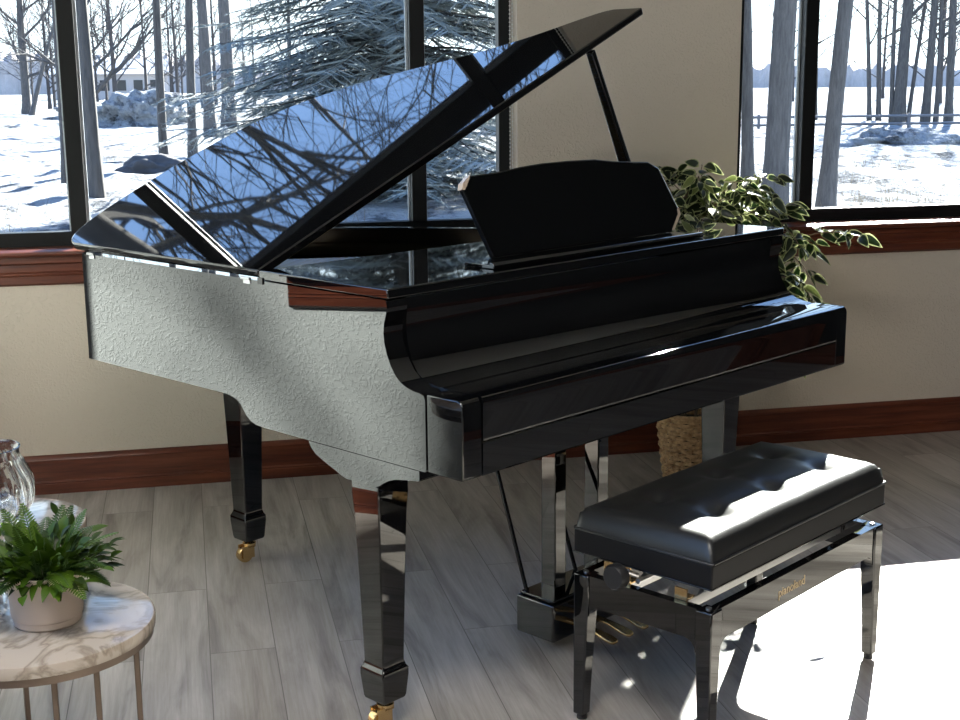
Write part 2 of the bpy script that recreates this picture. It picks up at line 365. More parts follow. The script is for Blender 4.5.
# closed key lid: S curve falling from the top board to a rounded nose
top = [(.225, .975), (.212, .975), (.210, .955), (.213, .930), (.214, .905), (.208, .872), (.198, .845), (.182, .822), (.158, .808), (.130, .803), (.110, .802), (.06, .802), (.006, .802), (.0015, .8005), (-.001, .797), (-.0015, .790), (-.0015, .775), (-.001, .768), (-.001, .716), (.02, .716), (.03, .78), (.12, .785), (.19, .82), (.225, .86)]
obj('key_lid', pr(top, 'x', .0575, W-.0575), lacquer, PZ, smooth=35)
obj('key_slip', pr([(.003, .641), (.0, .645), (-.001, .708), (.003, .7135), (.022, .7135), (.022, .641)], 'x', .0575, W-.0575), lacquer, PZ, smooth=35)
obj('key_slip_moulding', tube(bmesh.new(), [(.060, -.001, .7145), (W-.060, -.001, .7145)], .0019, 8), mat('polished_edge', (.25, .24, .23), .12, .6), PZ, smooth=50)
# front section of the top, closed flat; its side edges lie flush with the case
obj('top_board', bx(0, W, .205, .628, .9785, 1.0), lacquer, PZ, bevel=.003)
# soundboard, plate and strings inside
ins = offset(outer, TH-.004)
obj('soundboard', prism(bmesh.new(), ins, 'z', .86, .87), mat('spruce_board', (.42, .27, .12), .4), PZ)
b = bmesh.new()
pin = offset(outer, .075); prism(b, pin, 'z', .885, .893)
obj('iron_plate', b, mat('gilt_iron', (.36, .25, .10), .35, .7), PZ, bevel=.002)
b = bmesh.new()
for k in range(70):
    u = .10+k*.0180; e = 1.42-max(0, u-.35)*.72
    tube(b, [(u, .45, .912), (u+.03, e, .912)], .0009, 4)
obj('strings', b, steel, PZ)
# lid
lid = [(0, .633), (0, 1.02), (0, 1.425), (.010, 1.458), (.045, 1.492), (.11, 1.518), (.20, 1.533), (.32, 1.541), (.45, 1.543), (.58, 1.534), (.70, 1.512), (.80, 1.476), (.89, 1.418), (.98, 1.335), (1.06, 1.232), (1.13, 1.118), (1.20, 1.010), (1.28, .915), (1.36, .845), (1.43, .790), (1.475, .750), (1.492, .715), (1.492, .66), (1.492, .615)]
lo = [lid[0], lid[1]]+smoothpoly(lid[2:22], 2, False)+lid[22:]
LID = empty('lid_pivot'); bpy.data.objects.remove(LID)
lido = obj('lid', prism(bmesh.new(), [(a, c) for a, c in lo], 'z', -.021, 0), lacquer, PZ, smooth=30, bevel=.004, seg=3)
LA = R(24)
lido.location = (0, 0, 1.0); lido.rotation_euler = (0, -LA, 0)
for v in (.672, 1.335):
    b = bmesh.new(); tube(b, [(-.0035, v-.016, .979), (-.0035, v+.016, .979)], .0035, 10); box(b, -.002, .0, v-.012, v+.012, .967, .979)
    obj('lid_hinge', b, steel, PZ, smooth=40)
obj('lid_hinge', bx(-.003, .002, .612, .630, .970, .984), satin, PZ)
# prop stick
pa = Vector((1.444, .652, .972)); wl = 1.262
pb = Vector((wl*math.cos(LA)+.0095, .640, 1.0+wl*math.sin(LA)-.024))
d_ = (pb-pa); ln = d_.length; mt = Matrix.Translation(pa) @ d_.to_track_quat('Z', 'Y').to_matrix().to_4x4()
b = loft(bmesh.new(), [[(-w_, -.009, z), (w_, -.009, z), (w_, .009, z), (-w_, .009, z)] for w_, z in ((.014, 0), (.0185, .05), (.0185, .16), (.0135, ln*.7), (.011, ln-.005))])
pro = obj('prop_stick', xf(b, mt), lacquer, PZ, bevel=.003)
obj('prop_bracket', bx(1.42, 1.462, .634, .672, .955, .9775), satin, PZ, bevel=.003)
# music desk, leaning back
desk = [(.425, 0), (.395, .10), (.372, .172), (.377, .186), (.405, .204), (.50, .2075), (.58, .216), (.66, .2215), (.76, .223), (.86, .2215), (.93, .213), (1.03, .206), (1.075, .203), (1.115, .184), (1.165, .066), (1.167, .048), (1.125, .006), (1.11, 0)]
b = prism(bmesh.new(), desk, 'y', -.007, .007)
o = obj('music_desk', b, satin, PZ, smooth=25, bevel=.004, seg=3); o.location = (.012, .332, 1.0085); o.rotation_euler = (R(-16), 0, 0); o.scale = (1, 1, .945)
pale = mat('pale_edge', (.50, .40, .32), .25)
for poly in ([(.3705, .172), (.376, .187), (.405, .2055), (.396, .191), (.379, .170)], [(1.1665, .066), (1.1685, .047), (1.126, .0045), (1.116, .006), (1.156, .048), (1.157, .062)]):
    o = obj('music_desk_edge', pr(poly, 'y', -.0075, .0078), pale, PZ); o.location = (.012, .332, 1.0085); o.rotation_euler = (R(-16), 0, 0); o.scale = (1, 1, .945)
b = prism(bmesh.new(), [(.240, 1.0005), (.237, 1.008), (.242, 1.0145), (.250, 1.0145), (.254, 1.009), (.330, 1.009), (.330, 1.0005)], 'x', .345, 1.145)
obj('desk_ledge', b, lacquer, PZ, bevel=.0015)
for u in (.60, .93): obj('desk_slide_rail', bx(u, u+.015, .36, .46, 1.001, 1.009), satin, PZ)
# leg brackets, legs, casters
LH = .575
brk = [(.475, .6385), (.466, .624), (.452, .613), (.43, .604), (.405, .595), (.385, .588), (.365, .5805), (.35, .577), (.258, .577), (.244, .583), (.232, .591), (.215, .600), (.195, .6065), (.165, .6115), (.127, .616), (.1235, .620), (.1235, .6385)]
def leg(u, v, br=True, ztop=LH):
    S = [(.031, .070), (.034, .078), (.0385, .128), (.0385, .143), (.0345, .150), (.0315, .160), (.0315, .172), (.036, .35), (.0405, .50), (.0435, ztop-.03), (.0435, ztop)]
    o = obj('leg', loft(bmesh.new(), [[(-s_, -s_, z), (s_, -s_, z), (s_, s_, z), (-s_, s_, z)] for s_, z in S]), lacquer, PZ, bevel=.003, seg=2)
    o.location = (u, v, 0)
    b = bmesh.new(); lathe(b, [(.020, 0), (.020, .006), (.008, .010), (.008, .020)], 16, (0, 0, .052))
    for sy in (-1, 1): box(b, -.030, .008, sy*.014-.002, sy*.014+.002, .014, .052); box(b, -.012, .012, -.016, .016, .046, .053)
    c = obj('caster_fork', b, brass, o, smooth=35)
    c.rotation_euler = (0, 0, R(-8))
    b = bmesh.new(); lathe(b, [(.013, -.011), (.0225, -.011), (.0235, -.006), (.0235, .006), (.0225, .011), (.013, .011)], 24)
    wv = obj('caster_wheel', xf(b, Matrix.Rotation(PI/2, 4, 'X')), brass, o, smooth=35)
    wv.location = (-.018*math.cos(R(-8)), -.018*math.sin(R(-8)), .0236); wv.rotation_euler = (0, 0, R(-8))
    return o
leg(.0555, .305); leg(W-.0555, .362); leg(.49, 1.392, ztop=.698)
obj('leg_bracket', pr(brk, 'x', 0.001, .11), lacquer, PZ, smooth=30)
obj('leg_bracket', pr([(a+.04, c) for a, c in brk], 'x', W-.11, W-.001), lacquer, PZ, smooth=30)
obj('leg_bracket', pr([(1.30, .665), (1.32, .66), (1.46, .66), (1.48, .665), (1.48, .6985), (1.30, .6985)], 'x', .42, .56), lacquer, PZ, smooth=30)
b = bmesh.new()
for v_ in (.80, 1.05): box(b, .06, 1.0, v_, v_+.06, .70, .74)
obj('under_beam', b, satin, PZ, bevel=.004)
# lyre
ly = obj('pedal_lyre', bx(.585, .885, .270, .395, .035, .135), lacquer, PZ, bevel=.006)
b = bmesh.new()
for u in (.632, .800): box(b, u, u+.042, .305, .352, .135, .645)
obj('lyre_post', b, lacquer, ly, bevel=.003)
obj('lyre_cap', bx(.592, .878, .277, .388, .1355, .143), lacquer, ly, bevel=.002)
for u in (.672, .735, .798):
    b = bmesh.new()
    for s_ in ((.27, .009, .062), (.215, .009, .060), (.185, .013, .057), (.160, .016, .053), (.145, .012, .050)): pass
    loft(b, [[(u-w_, v_, z-.004), (u+w_, v_, z-.004), (u+w_, v_, z+.004), (u-w_, v_, z+.004)] for v_, w_, z in ((.285, .009, .064), (.215, .009, .062), (.190, .012, .058), (.165, .0155, .053), (.148, .0135, .050), (.142, .008, .049))])
    obj('pedal', b, brass, PZ, bevel=.002)
for (u, v), (u2, v2) in (((.606, .376), (.650, .60)), ((.800, .376), (.835, .60))):
    obj('brace_rod', tube(bmesh.new(), [(u, v, .136), (u2, v2, .66)], .0055, 10), satin, PZ, smooth=40)

# ------------------------------------------------------------------ bench
BW, BD = .757, .357
BN = empty('piano_bench', (.9952, 2.3809, 0), R(34.76), 'black tufted leather piano bench standing in the sunlight', 'piano bench')
# cushion
def cushion():
    b = bmesh.new(); nx, ny = 76, 38; z0 = .449
    cols, rows = (.165, .395, .625), (.105, .245)
    g = []
    for j in range(ny+1):
        r_ = []
        for i in range(nx+1):
            u, v = BW*i/nx, BD*j/ny
            du, dv = min(u, BW-u), min(v, BD-v); e = min(du, dv)
            rr = .034
            edge = 1 if e >= rr else math.sqrt(max(0, 1-((rr-e)/rr)**2))
            crown = .012*math.sin(PI*u/BW)**.6*math.sin(PI*v/BD)**.7
            t_ = 0
            for a in cols:
                for c in rows:
                    d = math.hypot((u-a)*.92, (v-c)*1.0); t_ = max(t_, math.exp(-(d/.030)**1.5))
                t_ = max(t_, .18*math.exp(-(abs(u-a)/.02)**1.4)*math.sin(PI*v/BD))
            for c in rows: t_ = max(t_, .18*math.exp(-(abs(v-c)/.02)**1.4)*math.sin(PI*u/BW))
            z = z0+.047*edge+crown*edge-.021*t_*edge
            r_.append(b.verts.new((u, v, z)))
        g.append(r_)
    for j in range(ny):
        for i in range(nx): b.faces.new((g[j][i], g[j][i+1], g[j+1][i+1], g[j+1][i]))
    loop = [g[0][i] for i in range(nx+1)]+[g[j][nx] for j in range(1, ny+1)]+[g[ny][i] for i in range(nx-1, -1, -1)]+[g[j][0] for j in range(ny-1, 0, -1)]
    low = [b.verts.new((v_.co.x, v_.co.y, z0-.001)) for v_ in loop]; n = len(loop)
    for k in range(n): b.faces.new((loop[k], low[k], low[(k+1) % n], loop[(k+1) % n]))
    b.faces.new(low)
    return b
cu = obj('seat_cushion', cushion(), leather, BN, smooth=60)
for a in (.165, .395, .625):
    for c in (.105, .245):
        b = lathe(bmesh.new(), [(.008, 0), (.0078, .002), (.005, .0038), (.001, .0045)], 16); o = obj('button', b, leather, cu, smooth=60); o.location = (a, c, .4838)
b = bmesh.new()
tube(b, [(.004, -.001, .4475), (BW-.004, -.001, .4475), (BW+.001, .004, .4475), (BW+.001, BD-.004, .4475), (BW-.004, BD+.001, .4475), (.004, BD+.001, .4475), (-.001, BD-.004, .4475), (-.001, .004, .4475), (.004, -.001, .4475)], .003, 8)
obj('piping', b, leather, cu, smooth=60)
obj('seat_box', bx(0, BW, 0, BD, .392, .446), mat('bench_box_vinyl', (.007, .007, .008), .5, **{'Specular IOR Level': .2}), BN, bevel=.005, seg=3)
obj('seat_box_edge', bx(-.0012, BW+.0012, -.0012, BD+.0012, .391, .3945), lacquer, BN, bevel=.001)
FX0, FX1, FY0, FY1 = -.006, .746, -.006, .352; FT = .346
def brail(b, L_, n=9):                                # rail with soft curved brackets at both ends
    zb = .277; pts = [(0, FT), (L_, FT), (L_, zb-.028)]
    for k in range(n+1): t_ = k/n*PI/2; pts.append((L_-.028+.028*math.cos(t_), zb-.028+.028*math.sin(t_)))
    for k in range(n+1): t_ = PI/2-k/n*PI/2; pts.append((.028-.028*math.cos(t_), zb-.028+.028*math.sin(t_)))
    return pts
for y0 in (FY0+.004, FY1-.026):
    o = obj('rail', pr([(a+FX0+.041, c) for a, c in brail(None, FX1-FX0-.082)], 'y', y0, y0+.022), lacquer, BN, smooth=30)
for x0 in (FX0+.004, FX1-.026):
    obj('rail', pr([(a+FY0+.041, c) for a, c in brail(None, FY1-FY0-.082)], 'x', x0, x0+.022), lacquer, BN, smooth=30)
for sx, x_ in ((1, FX0), (-1, FX1)):
    for sy, y_ in ((1, FY0), (-1, FY1)):
        secs = []
        for s_, z in ((.028, .012), (.031, .10), (.0385, .26), (.041, .285), (.041, FT)):
            secs.append([(x_, y_, z), (x_+sx*s_, y_, z), (x_+sx*s_, y_+sy*s_, z), (x_, y_+sy*s_, z)])
        o = obj('leg', loft(bmesh.new(), secs), lacquer, BN, bevel=.0035, seg=2)
        obj('foot_pad', xf(lathe(bmesh.new(), [(.012, 0), (.012, .0125)], 16), Matrix.Translation((x_+sx*.015, y_+sy*.015, 0))), plastic, o)
for x_ in (FX1-.020, FX0+.020):
    for y_ in (FY0+.020, FY1-.020):
        obj('corner_bolt', lathe(bmesh.new(), [(.006, 0), (.006, .003), (.002, .004)], 12, (x_, y_, FT)), steel, BN, smooth=40)
# lift mechanism: scissor arms, plates, shaft and the two side knobs
b = bmesh.new()
for y_ in (.10, .25):
    for x_ in (.10, .56):
        tube(b, [(x_, y_, .318), (x_+.10, y_, .388)], .005, 8); tube(b, [(x_+.10, y_+.012, .318), (x_, y_+.012, .388)], .005, 8)
    box(b, .05, .71, y_-.012, y_-.008, .312, .334)
tube(b, [(.03, .205, .352), (.727, .205, .352)], .006, 10)
obj('lift_mechanism', b, steel, BN, smooth=35)
for x_ in (.016, .70):
    b = bmesh.new(); box(b, x_, x_+.004, .215, .285, .346, .392); box(b, x_, x_+.034, .215, .285, .346, .349)
    for y_, z_ in ((.235, .36), (.262, .374), (.24, .383)): xx = Matrix.Translation((x_-.0015, y_, z_)) @ Matrix.Rotation(PI/2, 4, 'Y'); bmesh.ops.create_cone(b, cap_ends=True, segments=10, radius1=.004, radius2=.004, depth=.006, matrix=xx)
    obj('mounting_plate', b, brass, BN)
    b = bmesh.new(); box(b, x_, x_+.03, .07, .10, .347, .352); box(b, x_, x_+.004, .07, .10, .347, .372)
    obj('mounting_plate', b, brass, BN)
for s_, x_ in ((-1, -.012), (1, BW+.012)):
    b = lathe(bmesh.new(), [(.024, 0), (.0275, .003), (.0275, .021), (.024, .026), (.008, .027), (.001, .027)], 32)
    o = obj('height_knob', xf(b, Matrix.Rotation(s_*PI/2, 4, 'Y')), plastic, BN, smooth=35); o.location = (x_-(.012 if s_ < 0 else -.012)+s_*.012, .203, .386)
    b = tube(bmesh.new(), [(x_-s_*.04, .207, .366), (x_+s_*.0, .203, .386)], .006, 10); obj('knob_shaft', b, steel, BN, smooth=40)
tcu = bpy.data.curves.new('lettering', 'FONT'); tcu.body = 'pianoland'; tcu.size = .030; tcu.extrude = .0004; tcu.space_character = 1.0
to = bpy.data.objects.new('lettering', tcu); C.objects.link(to); tcu.materials.append(gold_print); to.parent = BN
bpy.context.view_layer.update()
tme = bpy.data.meshes.new_from_object(to.evaluated_get(bpy.context.evaluated_depsgraph_get())); bpy.data.objects.remove(to)
to = bpy.data.objects.new('maker_lettering', tme); C.objects.link(to); to.parent = BN
to.location = (.262, FY0+.0035, .300); to.rotation_euler = (PI/2, 0, 0)

# ------------------------------------------------------------------ foliage helpers
def add_leaf(b, cl, base, d, nrm, ln, wd, ci, ce, cup=.15, droop=.2, seg=6):
    d = d.normalized(); s_ = d.cross(nrm)
    if s_.length < 1e-4: s_ = d.cross(Vector((.3, .5, .8)))
    s_.normalize(); n_ = s_.cross(d).normalized(); rows = []
    for i in range(seg+1):
        t_ = i/seg; w_ = wd*(math.sin(PI*min(1, t_**.8))**.8)*(1-.25*t_) if 0 < t_ < 1 else wd*.03
        c_ = base+d*ln*t_-Vector((0, 0, 1))*droop*ln*t_*t_
        r_ = []
        for k in (-1, -.66, 0, .66, 1):
            v_ = b.verts.new(c_+s_*w_*k+n_*abs(k)*w_*cup); r_.append((v_, ce if (abs(k) == 1 or i in (0, seg)) else ci))
        rows.append(r_)
    for r0, r1 in zip(rows, rows[1:]):
        for k in range(4):
            f = b.faces.new((r0[k][0], r0[k+1][0], r1[k+1][0], r1[k][0]))
            for lp, (v_, c_) in zip(f.loops, (r0[k], r0[k+1], r1[k+1], r1[k])): lp[cl] = (*c_, 1)
            f.smooth = True
def colbm():
    b = bmesh.new(); return b, b.loops.layers.color.new('Col')

# ------------------------------------------------------------------ potted ficus in the basket
random.seed(11)
FC = Vector((1.725, 4.37, 0))
FI = empty('potted_ficus', FC, 0, 'variegated weeping fig in a woven wicker basket by the wall', 'potted plant')
b = bmesh.new()
nr, ns = 15, 26
for side in (0, 1):
    for i in range(nr):
        z = .008+i*.0158; r_ = .084+.030*(i/nr)
        pts = []
        for k in range(ns*2+1):
            a = 2*PI*k/(ns*2); off_ = .0065*math.sin(ns/2*a*1.0+(PI if i % 2 else 0)); pts.append(((r_+off_)*math.cos(a), (r_+off_)*math.sin(a), z))
        if side == 0: tube(b, pts, .0078, 6, cap=False)
for k in range(20):
    a = 2*PI*k/20; tube(b, [(.084*math.cos(a), .084*math.sin(a), 0), (.114*math.cos(a), .114*math.sin(a), .238)], .004, 5)
tube(b, [((.116)*math.cos(2*PI*k/40), (.116)*math.sin(2*PI*k/40), .243+.001*math.sin(k*3)) for k in range(41)], .009, 7, cap=False)
obj('basket', b, wick, FI, smooth=50)
obj('basket_liner', lathe(bmesh.new(), [(.075, .003), (.104, .20), (.104, .205)], 24), soil, FI)
sb = bmesh.new(); lb, lc = colbm()
def twig(p0, d0, ln, seg, gravity, lv, sz):
    p_ = Vector(p0); d = Vector(d0).normalized(); pts = [p_.copy()]; st = ln/seg
    for i in range(seg):
        d = (d+Vector((random.uniform(-.16, .16), random.uniform(-.16, .16), random.uniform(-.1, .1)))+Vector((0, 0, -gravity*(i/seg)))).normalized()
        p_ = p_+d*st
        if p_.y+FC.y > 4.66: p_.y = 4.66-FC.y
        pts.append(p_.copy())
        if lv and i > seg*.25:
            for q_ in range(3):
                a = random.uniform(0, 2*PI); sd_ = Vector((math.cos(a), math.sin(a), random.uniform(-.5, .35))); dd = (d*.5+sd_).normalized()
                bs = p_+dd*.012
                if bs.y+FC.y > 4.63: continue
                g_ = random.random()
                ci = (.035+.05*g_, .085+.09*g_, .02+.025*g_); ce = (.74, .77, .55)
                if random.random() < .12: ci = (.42, .47, .25)
                s_ = sz*random.uniform(.75, 1.25)
                add_leaf(lb, lc, bs, dd, Vector((random.uniform(-.7, .7), random.uniform(-1.3, -.1), random.uniform(.1, .8))), s_, s_*.29, ci, ce, .25, .35)
    tube(sb, pts, [.0032*(1-.6*i/seg) for i in range(seg+1)], 5)
    return pts
for k in range(4):
    a = 2*PI*k/4+.4; tr = twig((.02*math.cos(a), .02*math.sin(a), .19), (.18*math.cos(a), .18*math.sin(a), 1), .62+.05*k, 9, 0, False, .06)
    for j in range(24):
        st = tr[random.randint(4, 9)]
        a2 = random.uniform(0, 2*PI); el = random.uniform(-.1, 1.0)
        twig(st, (math.cos(a2), math.sin(a2)*.7-.1, el), random.uniform(.16, .33), 7, random.uniform(.15, .55), True, .062)
twig((.03, 0, .78), (1.0, -.2, .75), .42, 9, .55, True, .055); twig((.03, 0, .74), (1, -.3, .4), .40, 9, .45, True, .055)
twig((-.02, 0, .80), (-.9, -.5, 1.1), .42, 9, .5, True, .06); twig((0, 0, .86), (-.35, -.2, 1), .30, 7, .55, True, .055); twig((0, 0, .88), (.25, -.1, 1), .28, 7, .6, True, .055)
twig((-.04, -.02, .88), (-.9, -.35, .95), .30, 8, .5, True, .058); twig((-.02, -.02, .92), (-.5, -.3, 1.0), .24, 7, .35, True, .055); twig((.04, -.02, .92), (.2, -.3, 1.0), .24, 7, .35, True, .055); twig((.05, -.05, .62), (1, -.4, .3), .38, 9, .5, True, .055); twig((.05, -.05, .56), (1, -.5, .2), .36, 9, .35, True, .055); twig((.03, -.05, .60), (1, -.2, .0), .36, 9, .3, True, .055)
for k in range(46):
    a = random.uniform(-3.1, .3); twig((random.uniform(-.10, .12), random.uniform(-.06, .03), random.uniform(.78, 1.0)), (math.cos(a)*random.uniform(.3, .9), math.sin(a)*.6, random.uniform(.3, 1.1)), random.uniform(.12, .24), 6, random.uniform(.4, .9), True, .060)
obj('stems', sb, stem_m, FI); obj('foliage', lb, leaf_m, FI, col=True)

# ------------------------------------------------------------------ two round side tables
def table(loc, rz, label, degs):
    T = empty('side_table', loc, rz, label, 'side table', 'pair of round marble side tables')
    obj('table_top', lathe(bmesh.new(), [(.172, .579), (.1755, .581), (.176, .585), (.176, .595), (.1745, .599), (.170, .600)], 96), marble, T, smooth=30)
    obj('top_ring', lathe(bmesh.new(), [(.168, .568), (.172, .568), (.172, .5795), (.168, .5795)], 72), bronze, T, smooth=30)
    for dg in degs:
        a = R(dg); obj('leg', bx(-.0043, .0043, -.0043, .0043, .012, .572), bronze, T, bevel=.0015).location = (.152*math.cos(a), .152*math.sin(a), 0)
    b = bmesh.new(); pts = [(.152*math.cos(2*PI*k/48), .152*math.sin(2*PI*k/48), .007) for k in range(49)]; tube(b, pts, .0068, 6, cap=False)
    obj('base_ring', b, bronze, T, smooth=50)
    return T
table((-.256, 2.025, 0), 0, 'round marble topped side table carrying the green potted fern, the nearer of two', (-77, -53, -17, 165, 204, 243))
table((-.392, 2.520, 0), .5, 'round marble topped side table carrying the glass vase, behind the fern', (110, 150, 185, 225, 265))
# fern pot
FP = empty('potted_fern', (-.240, 2.020, .6003), 0, 'small artificial fern and leaf mix in a round pinkish ceramic pot', 'potted plant')
obj('pot', lathe(bmesh.new(), [(.052, 0), (.055, .003), (.0555, .012), (.0575, .014), (.0585, .02), (.0605, .070), (.0605, .086), (.059, .088), (.056, .088), (.054, .072), (.001, .070)], 64), potm, FP, smooth=30)
FP.scale = (.92, .92, .95)
obj('soil', lathe(bmesh.new(), [(.0545, .068), (.054, .076), (.001, .080)], 32), soil, FP)
random.seed(5)
lb, lc = colbm(); f2, fc = colbm(); sb = bmesh.new()
for k in range(330):
    a = random.uniform(0, 2*PI); el = random.uniform(-.15, 1.3); r_ = random.uniform(.01, .05)
    d = Vector((math.cos(a)*math.cos(el), math.sin(a)*math.cos(el), math.sin(el)))
    base = Vector((r_*math.cos(a), r_*math.sin(a), .084)); ln_ = random.uniform(.03, .085)
    tip = base+d*ln_*random.uniform(.4, 1.0); tube(sb, [base, tip], .0009, 4, cap=False)
    g_ = random.random(); s_ = random.uniform(.026, .042)
    add_leaf(lb, lc, tip, (d+Vector((random.uniform(-.4, .4), random.uniform(-.4, .4), random.uniform(-.2, .5)))), Vector((random.uniform(-.5, .5), random.uniform(-.5, .5), 1)), s_, s_*.24, (.13+.13*g_, .20+.18*g_, .02), (.15+.13*g_, .22+.18*g_, .025), .3, .3)
for k in range(34):
    a = 2*PI*k/34+random.uniform(-.15, .15); el = random.uniform(.35, 1.35); d = Vector((math.cos(a)*math.cos(el), math.sin(a)*math.cos(el), math.sin(el)))
    p_ = Vector((.03*math.cos(a), .03*math.sin(a), .085)); n_ = 20; ln_ = random.uniform(.075, .112); g_ = random.random(); pts = [p_.copy()]
    for i in range(n_):
        d = (d+Vector((0, 0, -.045))).normalized(); p_ = p_+d*ln_/n_; pts.append(p_.copy()); s_ = d.cross(Vector((0, 0, 1)))
        s_ = s_.normalized() if s_.length > .05 else Vector((1, 0, 0)); t_ = i/n_
        if i > 4:
            for sg in (-1, 1):
                l2 = .022*math.sin(PI*(t_*.85+.12)); c_ = (.15+.14*g_, .24+.16*g_, .04)
                add_leaf(f2, fc, p_, (s_*sg+d*.7), s_.cross(d), l2, .0024, c_, c_, 0, .1, 3)
    tube(sb, pts, .0009, 4, cap=False)
obj('foliage', lb, fern_m, FP, col=True); obj('fern_fronds', f2, fern_m, FP, col=True); obj('stems', sb, mat('green_stem', (.05, .10, .02), .6), FP)
# glass vase: round bowl with swirled flutes
vp = [(.028, 0), (.040, .002), (.052, .014), (.0665, .040), (.072, .066), (.070, .092), (.060, .118), (.054, .136), (.0525, .146), (.055, .155)]
vi = [(.0520, .1555), (.0490, .146), (.0500, .136), (.0555, .118), (.0655, .092), (.0675, .066), (.062, .040), (.047, .018), (.02, .012), (.001, .011)]
vp2 = [(r_, z) for r_, z in smoothpoly(vp, 2, False)]; vi2 = smoothpoly(vi, 2, False); nn = len(vp2)
fl_ = lambda a, z: 1+(.030*math.sin(18*2*PI*a+z*38) if .01 < z < .13 else 0)
b = lathe(bmesh.new(), vp2+vi2, 180, f=fl_)
o = obj('glass_vase', b, glass, smooth=60); o.location = (-.388, 2.515, .6003); o.scale = (1.16, 1.16, .97)
tag(o, 'clear round glass vase with swirled flutes on the farther marble table', 'vase')

# ------------------------------------------------------------------ outdoors
def gz(x, y):
    d = math.hypot(x, y)
    h = .10*noise.noise(Vector((x*.25, y*.25, 0)))+.12*noise.noise(Vector((x*.9, y*.9, 3)))+.08*noise.noise(Vector((x*2.0, y*2.0, 5)))
    return -.30+h*min(1, max(.2, d/20))
b = bmesh.new()
def axis(lo, hi, near0, near1, fine, k):
    a = [near0]
    while a[-1] < near1: a.append(a[-1]+fine)
    s_ = fine
    while a[-1] < hi: s_ *= k; a.append(a[-1]+s_)
    s_ = fine
    while a[0] > lo: s_ *= k; a.insert(0, a[0]-s_)
    return a
xs = axis(-420, 560, -5, 20, .20, 1.12); ys = axis(YB+WT+.0, 900, YB+WT, 32, .20, 1.12)
g = [[b.verts.new((x, y, gz(x, y) if y < 200 else -.3)) for x in xs] for y in ys]
for j in range(len(ys)-1):
    for i in range(len(xs)-1): b.faces.new((g[j][i], g[j][i+1], g[j+1][i+1], g[j+1][i]))
xs2 = axis(-420, XL-WT-.001, -14, XL-WT-.3, .6, 1.2)[:]; xs2 = [x for x in xs2 if x < XL-WT]+[XL-WT]; ys2 = axis(-60, YB+WT, -6, YB+WT, .6, 1.2); ys2 = [y for y in ys2 if y < YB+WT]+[YB+WT]
g = [[b.verts.new((x, y, -.3)) for x in xs2] for y in ys2]
for j in range(len(ys2)-1):
    for i in range(len(xs2)-1): b.faces.new((g[j][i], g[j][i+1], g[j+1][i+1], g[j+1][i]))
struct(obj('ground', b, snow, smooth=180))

def bare_tree(name, loc, h, r0, lean=(0, 0), seed=1, nb=14, first=.35, twl=.28, m=bark_m, label=None, group=None, levels=3, tw=7, trunk_sides=10, spread=.85, fork=None, limb=.42):
    rnd = random.Random(seed)
    T = empty(name, loc, 0, label, 'tree', group)
    tb = bmesh.new(); bb = bmesh.new(); pts = []; p_ = Vector((0, 0, -.15)); n_ = 16
    for i in range(n_+1):
        t_ = i/n_; pts.append(Vector((lean[0]*t_*h+.04*h*.3*math.sin(seed+t_*5)*t_, lean[1]*t_*h+.03*h*.3*math.cos(seed*2+t_*4)*t_, -.15+t_*h)))
    rs = [r0*(1.35 if i == 0 else 1)*(1-.86*(i/n_)**1.15) for i in range(n_+1)]
    tube(tb, pts, rs, trunk_sides)
    def branch(p0, d, ln, r_, lvl):
        n2 = 6 if lvl == 1 else (5 if lvl == 2 else 3); q_ = Vector(p0); ps = [q_.copy()]; d = d.normalized()
        for i in range(n2):
            d = (d+Vector((rnd.uniform(-.22, .22), rnd.uniform(-.22, .22), rnd.uniform(-.10, .22)))).normalized(); q_ = q_+d*ln/n2; ps.append(q_.copy())
            if lvl < levels and i >= 1:
                for _ in range(2 if lvl == 1 else (1 if rnd.random() < .75 else 2 if lvl == 2 else 1)):
                    a = Vector((rnd.uniform(-1, 1), rnd.uniform(-1, 1), rnd.uniform(-.5, .9)))
                    branch(q_, d*.7+a*.75, ln*rnd.uniform(.35, .6), r_*.5*(1-.5*i/n2), lvl+1)
        tube(bb, ps, [max(.0035 if levels < 4 else .0065, r_*(1-.8*i/n2)) for i in range(n2+1)], {1: 6, 2: 4, 3: 3, 4: 3}[lvl], cap=False)
    for k in range(nb):
        t_ = first+(1-first)*(k+.3)/nb; i = min(n_-1, int(t_*n_)); fr = t_*n_-i; p0 = pts[i].lerp(pts[i+1], fr); a = k*2.4+rnd.uniform(-.4, .4)
        d = Vector((math.cos(a)*spread, math.sin(a)*spread, rnd.uniform(.25, .9))); branch(p0, d, h*twl*(1.25-t_*.8)*rnd.uniform(.8, 1.2), rs[i]*limb, 1)
    if fork:
        for (t_, d, l_, rr) in fork: i = int(t_*n_); branch(pts[i], Vector(d), l_, rr, 1)
    obj('trunk', tb, m, T, smooth=60); obj('branches', bb, twig_m if r0 < .13 else m, T)
    return T
G = -.32
